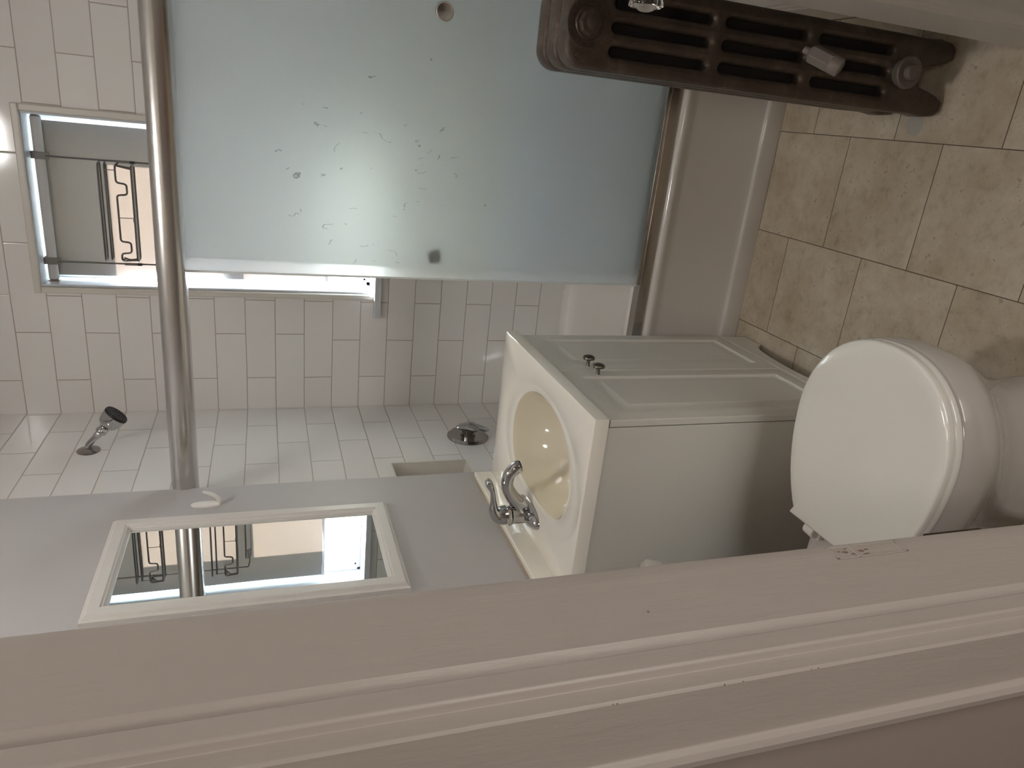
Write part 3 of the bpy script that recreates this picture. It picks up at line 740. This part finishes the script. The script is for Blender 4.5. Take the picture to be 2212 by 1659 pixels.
def faucet():
    y = -1.103; cx = 0.143
    t = thing('faucet', 'chrome single-lever faucet on the cream sink top', 'faucet', (cx, y, VZ))
    rings = []
    for z, s in ((0.0, 1.0), (0.004, 1.0), (0.010, 0.95), (0.016, 0.82), (0.020, 0.62), (0.022, 0.4)):
        rings.append([(cx + 0.029 * s * math.cos(a), y + 0.080 * (s if s > .6 else s) * math.sin(a), VZ + z + (0.004 * abs(math.sin(a)) * (1 - s))) for a in [2 * PI * k / 48 for k in range(48)]])
    MB().loft(rings).build('base_plate', CHROME, t, smooth=70)
    MB().lathe((cx, y, VZ + 0.004), (-0.05, 0, 1), [(0.029, 0.0), (0.028, 0.010), (0.0255, 0.024), (0.0245, 0.044), (0.0245, 0.050)], 40).build('body', CHROME, t, smooth=60)
    sp = smooth_path([(cx + 0.004, y, VZ + 0.018, 0.024), (cx + 0.026, y, VZ + 0.034, 0.0225), (cx + 0.052, y, VZ + 0.056, 0.0185), (cx + 0.084, y, VZ + 0.073, 0.0165), (cx + 0.114, y, VZ + 0.072, 0.0165), (cx + 0.135, y, VZ + 0.057, 0.0172), (cx + 0.142, y, VZ + 0.044, 0.0172)], 7)
    MB().tube([q[:3] for q in sp], [q[3] for q in sp], 24, 1.0, up=(0, 1, 0)).build('spout', CHROME, t, smooth=70)
    MB().lathe((cx + 0.1425, y, VZ + 0.0452), (0.3, 0, -1), [(0.0135, 0.0), (0.0135, 0.003), (0.009, 0.003), (0.008, 0.0), (0.0, 0.0)], 24).build('aerator', SEAL, t)
    MB().lathe((cx - 0.0028, y, VZ + 0.057), (-0.10, 0, 1), [(0.0252, 0.0), (0.0262, 0.003), (0.0260, 0.012), (0.0250, 0.024), (0.021, 0.036), (0.012, 0.044), (0.0, 0.046)], 40).build('handle_cap', CHROME, t, smooth=60)
    hd = smooth_path([(cx - 0.006, y, VZ + 0.068, 0.024), (cx - 0.008, y, VZ + 0.088, 0.0235), (cx + 0.010, y, VZ + 0.102, 0.0180), (cx + 0.038, y, VZ + 0.107, 0.0105), (cx + 0.068, y, VZ + 0.112, 0.0085), (cx + 0.090, y, VZ + 0.122, 0.0125), (cx + 0.103, y, VZ + 0.128, 0.0105), (cx + 0.109, y, VZ + 0.131, 0.003)], 7)
    MB().tube([q[:3] for q in hd], [q[3] for q in hd], 24, 0.80, up=(0, 1, 0)).build('lever', CHROME, t, smooth=70)
    MB().tube([(cx - 0.033, y, VZ), (cx - 0.033, y, VZ + 0.048)], 0.0022, 10).lathe((cx - 0.033, y, VZ + 0.046), (0, 0, 1), [(0.0035, 0), (0.0052, 0.004), (0.006, 0.010), (0.003, 0.012), (0, 0.012)], 16).build('pop_up_rod', CHROME, t)
faucet()

# ------------------------------------------------------------------ toilet
TY = -1.70
def outline(sc=1.0, dx=0.0, n=72, front=0.820, backx=0.385, hw=0.186, cut=0.130):
    pts = []
    cxm = 0.628
    for k in range(n):
        a = 2 * PI * k / n
        c, s = math.cos(a), math.sin(a)
        if c >= 0:
            ax = front - cxm; r = (abs(c / ax) ** 2.1 + abs(s / hw) ** 2.1) ** (-1 / 2.1)
            x, y = cxm + r * c, r * s
        else:
            ax = cxm - backx
            x = cxm + ax * 1.25 * c; y = hw * s
            # narrowing sides, straight back edge
            x = max(x, backx)
            wlim = hw - (hw - cut) * ((cxm - x) / ax) ** 2.0
            y = max(-wlim, min(wlim, hw * s * 1.0 if x > backx else hw * s * 3))
            if x <= backx + 1e-6: y = max(-cut, min(cut, y))
        pts.append((x, y))
    q = []
    for x, y in pts:
        q.append((cxm + (x - cxm) * sc + dx, TY + y * sc))
    return q
def toilet():
    t = thing('toilet', 'white round-front toilet with closed lid beside the doorway', 'toilet', (0.5, TY, 0))
    def sec(sc, dx, z, **kw): return [(x, y, z) for x, y in outline(sc, dx, **kw)]
    def blend(z, f, ped):
        # ped: (x0,x1,hw) rounded pedestal section
        o = outline(1.0, 0.0); px0, px1, hw = ped; c = (px0 + px1) / 2; out = []
        for k, (x, y) in enumerate(o):
            a = 2 * PI * k / len(o); ca, sa = math.cos(a), math.sin(a)
            r = (abs(ca / ((px1 - px0) / 2)) ** 2.6 + abs(sa / hw) ** 2.6) ** (-1 / 2.6)
            X, Y = c + r * ca, TY + r * sa * (1.0 if ca > 0.15 else 1.0 - 0.42 * min(1.0, (0.15 - ca) / 0.45))
            out.append((x * (1 - f) + X * f, y * (1 - f) + Y * f, z))
        return out
    rings = [sec(0.90, 0.0, 0.386), sec(0.985, 0.002, 0.386), sec(1.0, 0.003, 0.380), sec(1.005, 0.003, 0.345), sec(0.995, 0.001, 0.318), blend(0.285, 0.12, (0.26, 0.745, 0.12)), blend(0.235, 0.42, (0.26, 0.742, 0.115)),
             blend(0.185, 0.74, (0.24, 0.738, 0.112)), blend(0.12, 0.95, (0.22, 0.735, 0.110)), blend(0.06, 1.0, (0.20, 0.735, 0.112)), blend(0.02, 1.0, (0.19, 0.742, 0.118)), blend(0.0, 1.0, (0.19, 0.744, 0.120))]
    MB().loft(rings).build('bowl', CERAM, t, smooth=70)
    # rear deck joining bowl and tank, trap bulge
    MB().box(XL + 0.02, 0.42, TY - 0.105, TY + 0.105, 0.20, 0.378).build('rear_deck', CERAM, t, bevel=0.02, seg=5, smooth=60)
    MB().tube([(0.47, TY, 0.11), (0.42, TY, 0.15), (0.34, TY, 0.17), (0.26, TY, 0.14), (0.20, TY, 0.09)], [0.060, 0.074, 0.080, 0.078, 0.070], 28).build('trapway', CERAM, t, smooth=80)
    # seat and lid
    def slab(z0, z1, sc, name, m, dome=0.0, bx=0.385):
        kw = dict(backx=bx)
        rings = [sec(sc - 0.03, 0, z0, **kw), sec(sc - 0.004, 0, z0 + 0.001, **kw), sec(sc, 0, z0 + 0.004, **kw), sec(sc, 0, z1 - 0.006, **kw), sec(sc - 0.006, 0, z1 - 0.002, **kw), sec(sc - 0.025, 0, z1, **kw)]
        if dome:
            for q in (0.10, 0.22, 0.4, 0.65, 0.9): rings.append(sec(sc - 0.025 - q, 0, z1 + dome * (1 - (1 - q) ** 2), **kw))
        return MB().loft(rings).build(name, m, t, smooth=50)
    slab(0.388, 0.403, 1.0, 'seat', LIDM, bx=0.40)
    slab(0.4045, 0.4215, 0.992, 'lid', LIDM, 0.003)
    for s in (-1, 1):
        MB().lathe((0.372, TY + s * 0.075 - 0.016, 0.3985), (0, 1, 0), [(0.0, 0), (0.012, 0.001), (0.014, 0.004), (0.014, 0.028), (0.012, 0.031), (0, 0.032)], 20).box(0.355, 0.392, TY + s * 0.075 - 0.018, TY + s * 0.075 + 0.018, 0.3785, 0.392).build('hinge', LIDM, t, bevel=0.002, smooth=50)
    # tank
    tk = []
    for z, g in ((0.380, -0.012), (0.390, -0.004), (0.43, 0.0), (0.55, 0.003), (0.695, 0.006)):
        tk.append([(x, y, z) for x, y in rrect(0.072 - 0, 0.248 + g, TY - 0.190 - g, TY + 0.186 + g, 0.03)])
    MB().loft(tk).build('tank', CERAM, t, smooth=60)
    ld = []
    for z, g in ((0.696, 0.002), (0.698, 0.012), (0.722, 0.014), (0.730, 0.010), (0.735, -0.002)):
        ld.append([(x, y, z) for x, y in rrect(0.068, 0.250 + g, TY - 0.192 - g, TY + 0.188 + g, 0.035)])
    MB().loft(ld).build('tank_lid', CERAM, t, smooth=60)
    MB().lathe((0.254, TY + 0.13, 0.655), (1, 0, 0), [(0.012, -0.002), (0.012, 0.006), (0.008, 0.010), (0, 0.010)], 20).tube([(0.262, TY + 0.13, 0.655), (0.268, TY + 0.10, 0.652), (0.268, TY + 0.06, 0.646)], [0.005, 0.005, 0.007], 12).build('flush_lever', CHROME, t)
def rrect(x0, x1, y0, y1, r, n=6):
    out = []
    for cx, cy, a in ((x1 - r, y1 - r, 0), (x0 + r, y1 - r, PI / 2), (x0 + r, y0 + r, PI), (x1 - r, y0 + r, 1.5 * PI)):
        for k in range(n + 1):
            q = a + PI / 2 * k / n; out.append((cx + r * math.cos(q), cy + r * math.sin(q)))
    return out
toilet()

# ------------------------------------------------------------------ radiator
def radiator():
    t = thing('radiator', 'dark cast-iron column radiator behind the open door', 'radiator', (1.32, -1.19, 0))
    X0, X1 = 1.240, 1.400; XC = 1.320; ZB, ZT = 0.085, 0.960
    BV = 0.0110; HD = 0.0150
    slots = []
    for zc0, zc1 in ((0.642, 0.872), (0.408, 0.622), (0.176, 0.388)):
        for xc in (1.2775, 1.320, 1.3625):
            slots.append((xc, zc0, zc1))
    def section(yc, feet, name):
        cu = bpy.data.curves.new('outline', 'CURVE'); cu.dimensions = '2D'; cu.fill_mode = 'BOTH'
        def poly(pts):
            s = cu.splines.new('POLY'); s.points.add(len(pts) - 1); s.use_cyclic_u = True
            for i, p in enumerate(pts): s.points[i].co = (p[0], p[1], 0, 1)
        ins = BV * 0.9
        out = []
        r = 0.030
        for k in range(9): a = PI / 2 * k / 8; out.append((X1 - ins - r + r * math.cos(a), ZT - ins - r + r * math.sin(a)))
        for k in range(9): a = PI / 2 + PI / 2 * k / 8; out.append((X0 + ins + r + r * math.cos(a), ZT - ins - r + r * math.sin(a)))
        if feet:
            out += [(X0 + ins, 0.16), (X0 + ins + 0.002, 0.09), (X0 + ins - 0.002, 0.055), (X0 + ins + 0.002, 0.022), (X0 + ins + 0.008, 0.0145), (X0 + ins + 0.018, 0.0145),
                    (X0 + ins + 0.026, 0.03), (X0 + ins + 0.034, 0.062), (XC - 0.03, 0.09), (XC - 0.012, 0.097), (XC + 0.012, 0.097), (XC + 0.03, 0.09),
                    (X1 - ins - 0.034, 0.062), (X1 - ins - 0.026, 0.03), (X1 - ins - 0.018, 0.0145), (X1 - ins - 0.008, 0.0145), (X1 - ins - 0.002, 0.022), (X1 - ins + 0.002, 0.055), (X1 - ins - 0.002, 0.09), (X1 - ins, 0.16)]
        else:
            out += [(X0 + ins, 0.13), (X0 + ins + 0.01, 0.105), (X0 + ins + 0.03, 0.095), (X1 - ins - 0.03, 0.095), (X1 - ins - 0.01, 0.105), (X1 - ins, 0.13)]
        poly(out)
        for xc, z0, z1 in slots:
            rr = 0.0203; h = []
            for k in range(9): a = PI * k / 8; h.append((xc + rr * math.cos(a), z1 + 0.006 - rr + rr * math.sin(a)))
            for k in range(9): a = PI + PI * k / 8; h.append((xc + rr * math.cos(a), z0 - 0.006 + rr + rr * math.sin(a)))
            poly(h)
        cu.extrude = HD; cu.bevel_depth = BV; cu.bevel_resolution = 3; cu.offset = 0.0
        tmp = bpy.data.objects.new('tmp', cu); COL.objects.link(tmp)
        dg = bpy.context.evaluated_depsgraph_get(); me = bpy.data.meshes.new_from_object(tmp.evaluated_get(dg))
        bpy.data.objects.remove(tmp)
        bm = bmesh.new(); bm.from_mesh(me)
        bmesh.ops.remove_doubles(bm, verts=bm.verts, dist=0.0002)
        # curve XY -> room X,Z ; curve Z -> depth
        for v in bm.verts: v.co = Vector((v.co.x, yc - v.co.z, v.co.y))
        bmesh.ops.recalc_face_normals(bm, faces=bm.faces)
        bm.to_mesh(me); bm.free(); me.materials.clear(); me.materials.append(IRON)
        me.shade_smooth(); me.set_sharp_from_angle(angle=math.radians(50)); me.name = name
        o = bpy.data.objects.new(name, me); COL.objects.link(o); o.parent = t; o.matrix_parent_inverse = Matrix.Translation(-t.location)
        return o
    ys = (-1.247, -1.185, -1.123)
    for i, y in enumerate(ys):
        s = section(y, i != 1, 'radiator_section')
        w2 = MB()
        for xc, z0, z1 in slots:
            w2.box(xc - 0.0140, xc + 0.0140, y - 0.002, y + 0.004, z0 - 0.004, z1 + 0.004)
        w2.build('slot_shade_plate', SLOTSHADE, s)  # added near-black plates that paint shade into the open slots
    # hubs joining the sections
    for z in (0.925, 0.135):
        MB().lathe((XC, ys[0], z), (0, 1, 0), [(0.024, 0.0), (0.024, ys[2] - ys[0])], 24).build('joining_hub', IRON, t)
    # top boss with raised ring lettering
    yf = ys[0] - HD - BV
    zt = 0.918
    MB().lathe((XC, yf + 0.003, zt), (0, -1, 0), [(0.047, 0.0), (0.047, 0.0025), (0.045, 0.0042), (0.030, 0.0042), (0.0285, 0.006), (0.0275, 0.0075)], 48).build('cast_ring', IRON, t)
    MB().lathe((XC, yf - 0.004, zt), (0, -1, 0), [(0.0245, 0.0), (0.0245, 0.006), (0.020, 0.009)], 8).build('hex_plug', IRON, t, smooth=20)
    MB().lathe((XC + 0.001, yf - 0.012, zt - 0.003), (0, -1, 0), [(0.0135, 0.0), (0.0135, 0.002), (0.012, 0.003), (0, 0.003)], 32).build('plug_face', IRON, t)
    text = 'AMERICAN RADIATOR CO'
    for i, chr_ in enumerate(text):
        if chr_ == ' ': continue
        fc = bpy.data.curves.new('letter', 'FONT'); fc.body = chr_; fc.size = 0.0135; fc.extrude = 0.0011; fc.align_x = 'CENTER'; fc.align_y = 'CENTER'
        tmp = bpy.data.objects.new('tmp', fc); COL.objects.link(tmp)
        me = bpy.data.meshes.new_from_object(tmp.evaluated_get(bpy.context.evaluated_depsgraph_get())); bpy.data.objects.remove(tmp)
        if i == 0: lm = MB()
        a = math.radians(205 - i * 14.6)
        R_ = 0.0375
        ca, sa = math.cos(a), math.sin(a)
        vs = []
        for v in me.vertices:
            # letter up = outward, letter right = clockwise tangent
            px = ca * (R_ + v.co.y) + sa * v.co.x; pz = sa * (R_ + v.co.y) - ca * v.co.x
            vs.append((XC + px, yf - 0.0020 - v.co.z, zt + pz))
        lm.add(vs, [tuple(p.vertices) for p in me.polygons])
    lm.build('raised_lettering', IRON, t)
    for xb in (1.2988, 1.3412):
        MB().tube([(xb, yf + 0.0004, 0.172), (xb, yf + 0.0004, 0.868)], 0.0010, 6).build('raised_bead', IRON, t)
    MB().tube(fillet([(X0 + 0.018, yf + 0.0006, 0.885), (X0 + 0.018, yf + 0.0006, 0.135), (X0 + 0.045, yf + 0.0006, 0.135)], 0.01, 4), 0.0010, 6).build('raised_bead', IRON, t)
    MB().tube(fillet([(X1 - 0.018, yf + 0.0006, 0.885), (X1 - 0.018, yf + 0.0006, 0.135), (X1 - 0.045, yf + 0.0006, 0.135)], 0.01, 4), 0.0010, 6).build('raised_bead', IRON, t)
    MB().tube(smooth_path([(X0 + 0.020, yf + 0.0004, 0.900), (X0 + 0.030, yf + 0.0004, 0.912), (X0 + 0.033, yf + 0.0004, 0.930), (X0 + 0.024, yf + 0.0004, 0.945), (X0 + 0.014, yf + 0.0004, 0.934)], 5), 0.0010, 6).build('cast_scroll', IRON, t)
    for s in (-1,):
        MB().lathe((X0 + 0.024, yf + 0.001, ZT - 0.026), (0, -1, 0), [(0.011, 0), (0.010, 0.0022), (0.006, 0.0015), (0.005, 0.004), (0, 0.0045)], 24).build('corner_rosette', IRON, t)
    # bottom boss standing out with plug
    zb = 0.146
    MB().lathe((XC + 0.002, yf + 0.006, zb), (0, -1, 0), [(0.029, 0.0), (0.029, 0.010), (0.0345, 0.018), (0.0345, 0.026), (0.032, 0.029), (0.021, 0.027)], 40).build('bottom_boss', IRONP, t)
    MB().lathe((XC + 0.002, yf - 0.020, zb), (0, -1, 0), [(0.0170, 0.0), (0.0165, 0.014), (0.0155, 0.016), (0.0, 0.016)], 32).build('bottom_plug', IRONP, t)
    # steam vent on the front column
    a = Vector((1.334, -1.282, 0.425)); b = Vector((1.303, -1.338, 0.372)); d = (b - a).normalized(); L = (b - a).length
    v = MB().lathe(a - d * 0.004, d, [(0.0, 0.0), (0.0075, 0.001), (0.0078, 0.012), (0.010, 0.014)], 20, True, False)
    v.build('vent_nipple', VENTP, t)
    MB().lathe(a + d * 0.009, d, [(0.010, 0.0), (0.0185, 0.006), (0.0195, 0.010), (0.0195, L * 0.62), (0.0185, L * 0.64)], 6, up=(0, 0, 1)).build('vent_body', VENTP, t, bevel=0.001, smooth=15)
    MB().lathe(a + d * (0.006 + L * 0.64), d, [(0.018, 0.0), (0.0192, 0.003), (0.0192, 0.020), (0.0175, 0.024), (0.010, 0.0265), (0.0, 0.0265)], 32).build('vent_cap', VENTP, t, smooth=40)
    MB().tube([(1.318, -1.262, 0.392), (1.312, -1.292, 0.384), (1.316, -1.306, 0.392)], [0.008, 0.008, 0.006], 12).build('vent_elbow', BRONZE, t)
radiator()

# ------------------------------------------------------------------ doorway: jamb, casing, open door
def doorway():
    def casing_left():
        # plan outline of the near (left) jamb, stop and hall casing, all one painted profile
        pr = [(DX0 - 0.012, WY0 - 0.002), (DX0 - 0.001, WY0 + 0.001), (DX0 - 0.0002, -2.0975), (DX0 + 0.0005, -2.101), (DX0 + 0.0005, -2.117), (DX0 - 0.0002, -2.1205),
              (DX0 - 0.0002, -2.2025), (DX0 - 0.0040, -2.2075), (DX0 - 0.0066, -2.2120), (DX0 - 0.0066, -2.2170), (DX0 - 0.0010, -2.2185), (DX0 + 0.0012, -2.2200), (DX0 + 0.0012, -2.240), (DX0 - 0.001, -2.2425),
              (DX0 - 0.009, -2.2435), (DX0 - 0.0095, -2.250), (DX0 - 0.0095, -2.2600), (DX0 - 0.012, -2.262), (DX0 - 0.080, -2.262), (DX0 - 0.082, -2.264),
              (DX0 - 0.084, -2.268), (DX0 - 0.090, -2.271), (DX0 - 0.098, -2.270), (DX0 - 0.104, -2.265), (DX0 - 0.110, -2.256), (DX0 - 0.110, WY1 + 0.001), (DX0 - 0.012, WY1 + 0.001)]
        return pr
    pr = casing_left()
    MBl = MB().prism(pr, 'z', 0.0, DZ + 0.11)
    o = MBl.build('door_jamb_left', TRIMP, bevel=0.0008, smooth=18)
    o.name = 'trim_6'; struct(o, 'cream painted door jamb and casing nearest the camera')
    # right jamb (mirror) and head
    pr2 = [(DX0 + DX1 - x, y) for x, y in pr]
    o2 = MB().prism(pr2, 'z', 0.0, DZ + 0.11).build('trim_7', TRIMP, bevel=0.0012); struct(o2, 'hinge-side door jamb and casing')
    hp = MB().box(DX0 - 0.001, DX1 + 0.001, -2.262, WY0, DZ, DZ + 0.11).build('trim_8', TRIMP, bevel=0.002); struct(hp, 'door head casing')
    # painted-over old strike mortise on the jamb
    m = MB(); y0, y1, z0, z1 = -2.124, -2.101, 0.765, 0.872; x = DX0 + 0.0005
    m.box(x, x + 0.0012, y0, y0 + 0.002, z0, z1); m.box(x, x + 0.0012, y1 - 0.002, y1, z0, z1); m.box(x, x + 0.0012, y0, y1, z0, z0 + 0.003); m.box(x, x + 0.0012, y0, y1, z1 - 0.002, z1)
    m.box(x, x + 0.0016, y0, y1, 0.838, 0.842)
    m.build('old_strike_outline', TRIMP, o, bevel=0.0004)
    random.seed(5); c = MB()
    for (cy_, cz_, l, h_) in ((-2.1125, 0.852, 0.0022, 0.010), (-2.1105, 0.861, 0.0016, 0.005), (-2.1135, 0.829, 0.0030, 0.009), (-2.1115, 0.820, 0.0018, 0.008), (-2.1170, 0.842, 0.0014, 0.012), (-2.119, 0.826, 0.001, 0.010), (-2.1065, 0.848, 0.001, 0.006)):
        n = 9; pts = [(cy_ + l * (0.6 + 0.6 * random.random()) * math.cos(2 * PI * k / n), cz_ + h_ / 2 * (0.5 + 0.7 * random.random()) * math.sin(2 * PI * k / n)) for k in range(n)]
        c.prism(pts, 'x', x - 0.0005, x + 0.0004)
    c.build('paint_chip', CHIP, o)
    # little dents and nail holes
    dm = MB()
    for (py, pz) in ((-2.168, 1.150),): dm.lathe((x - 0.0007, py, pz), (1, 0, 0), [(0.0015, 0), (0.0014, 0.0003), (0.0, 0.0003)], 12)
    for (px, pz, r) in ((0.6785, 1.12, .001), (0.6785, 1.10, .0007), (0.6785, 1.228, .0008), (0.6785, 1.232, .0006), (0.6785, 1.015, .0008), (0.6785, 1.023, .0006)):
        dm.lathe((px, -2.2618, pz), (0, -1, 0), [(r, 0), (r * .8, 0.0004), (0, 0.0004)], 8)
    dm.build('nail_hole', CHIP, o)
    # latch keeper lip on the bathroom edge of the jamb
    k = MB().prism(rrect(-2.101, -2.0910, 0.606, 0.708, 0.0045), 'x', DX0 - 0.004, DX0 - 0.0008)
    k.build('latch_keeper', BRONZE, o, bevel=0.001)
doorway()
def door():
    # leaf, opened into the bathroom; its free edge is at y = -1.447
    P0 = Vector((1.378, -1.447, 0)); P1 = Vector((1.412, -2.130, 0))
    t = thing('door_1', 'white panelled bathroom door standing open', 'door', (P1.x, P1.y, 0.0)); t['kind'] = 'structure'; del t['category']
    d = (P1 - P0); Wd = d.length; d.normalize(); nrm = Vector((-d.y, d.x, 0)); nrm = nrm if nrm.x < 0 else -nrm   # towards -x
    TH_ = 0.035
    def Q(u, z, w): # u along from free edge, w out of the visible face
        p = P0 + d * u + nrm * w; return (p.x, p.y, z)
    def face_panel(m, u0, u1, z0, z1, rings):
        R = []
        for ins, w in rings:
            R.append([Q(u0 + ins, z0 + ins, w), Q(u1 - ins, z0 + ins, w), Q(u1 - ins, z1 - ins, w), Q(u0 + ins, z1 - ins, w)])
        return m.loft(R, True, False, True)
    def bar(u0, u1, z0, z1):
        m = MB(); v = [Q(u, z, w) for u in (u0, u1) for w in (-TH_, 0.0) for z in (z0, z1)]
        m.add(v, [(0, 1, 3, 2), (4, 6, 7, 5), (0, 4, 5, 1), (2, 3, 7, 6), (0, 2, 6, 4), (1, 5, 7, 3)]); return m
    ST = 0.118
    for u0, u1 in ((0, ST), (Wd - ST, Wd)): bar(u0, u1, 0.012, 2.045).build('stile', DOORP, t, bevel=0.002)
    bands = ((0.012, 0.165), (0.80, 0.92), (1.93, 2.045))
    for z0, z1 in bands: bar(ST, Wd - ST, z0, z1).build('rail', DOORP, t, bevel=0.002)
    for z0, z1 in ((0.165, 0.80), (0.92, 1.93)):
        m = face_panel(MB(), ST, Wd - ST, z0, z1, ((0.0, 0.0), (0.003, -0.001), (0.006, -0.006), (0.010, -0.007), (0.014, -0.011), (0.018, -0.012), (0.055, -0.012), (0.07, -0.009)))
        m.build('panel', DOORP, t, smooth=20)
        bar(ST - 0.001, Wd - ST + 0.001, z0 - 0.001, z1 + 0.001)
        mb = MB(); v = [Q(u, z, w) for u in (ST - 0.001, Wd - ST + 0.001) for w in (-TH_ + 0.004, -TH_ + 0.016) for z in (z0 - 0.001, z1 + 0.001)]
        mb.add(v, [(0, 1, 3, 2), (4, 6, 7, 5), (0, 4, 5, 1), (2, 3, 7, 6), (0, 2, 6, 4), (1, 5, 7, 3)]); mb.build('panel_back', DOORP, t)
    k0 = Vector(Q(0.062, 0.925, 0.0))
    MB().lathe(k0, nrm, [(0.026, 0.0), (0.026, 0.003), (0.012, 0.006), (0.010, 0.018), (0.0135, 0.020), (0.0135, 0.024)], 28).build('knob_rose', PEWTER, t)
    lob = lambda a, r, h: 1.0 + (0.035 * math.cos(12 * a) if 0.014 < r and h < 0.060 else 0.0)
    MB().lathe(k0, nrm, [(0.0, 0.0225), (0.012, 0.0228), (0.0135, 0.026), (0.0175, 0.032), (0.0225, 0.040), (0.0265, 0.050), (0.0272, 0.0545), (0.0262, 0.0565), (0.020, 0.0572), (0.015, 0.0585), (0.0125, 0.0615), (0.007, 0.0635), (0.0, 0.064)], 96, lobes=lob).build('glass_knob', CRYSTAL, t, smooth=40)
    for z in (0.25, 1.80):
        MB().lathe((P1.x + 0.004, P1.y - 0.006, z), (0, 0, 1), [(0.006, 0), (0.006, 0.09)], 14).build('hinge', PEWTER, t)
door()

# ------------------------------------------------------------------ ceiling lamp (its reflection shows in the tiles) and hall lamp
def lamps():
    t = thing('ceiling_lamp', 'square frosted ceiling lamp in the bathroom', 'lamp', (0.775, -1.56, CZ))
    MB().prism(rrect(0.655, 0.895, -1.68, -1.44, 0.02), 'z', CZ - 0.02, CZ).build('lamp_base', ALU, t, bevel=0.003)
    MB().loft([[(x, y, z) for x, y in rrect(0.670 + g, 0.880 - g, -1.665 + g, -1.455 - g, 0.03)] for z, g in ((CZ - 0.02, 0.0), (CZ - 0.035, 0.0), (CZ - 0.035, 0.006), (CZ - 0.022, 0.006))], True, False, False).build('lamp_rim', ALU, t)
    MB().loft([[(x, y, z) for x, y in rrect(0.675 + g, 0.875 - g, -1.66 + g, -1.46 - g, 0.03)] for z, g in ((CZ - 0.032, 0.0), (CZ - 0.060, 0.002), (CZ - 0.068, 0.02), (CZ - 0.070, 0.05))]).build('lamp_shade', LAMP, t, smooth=60)
lamps()
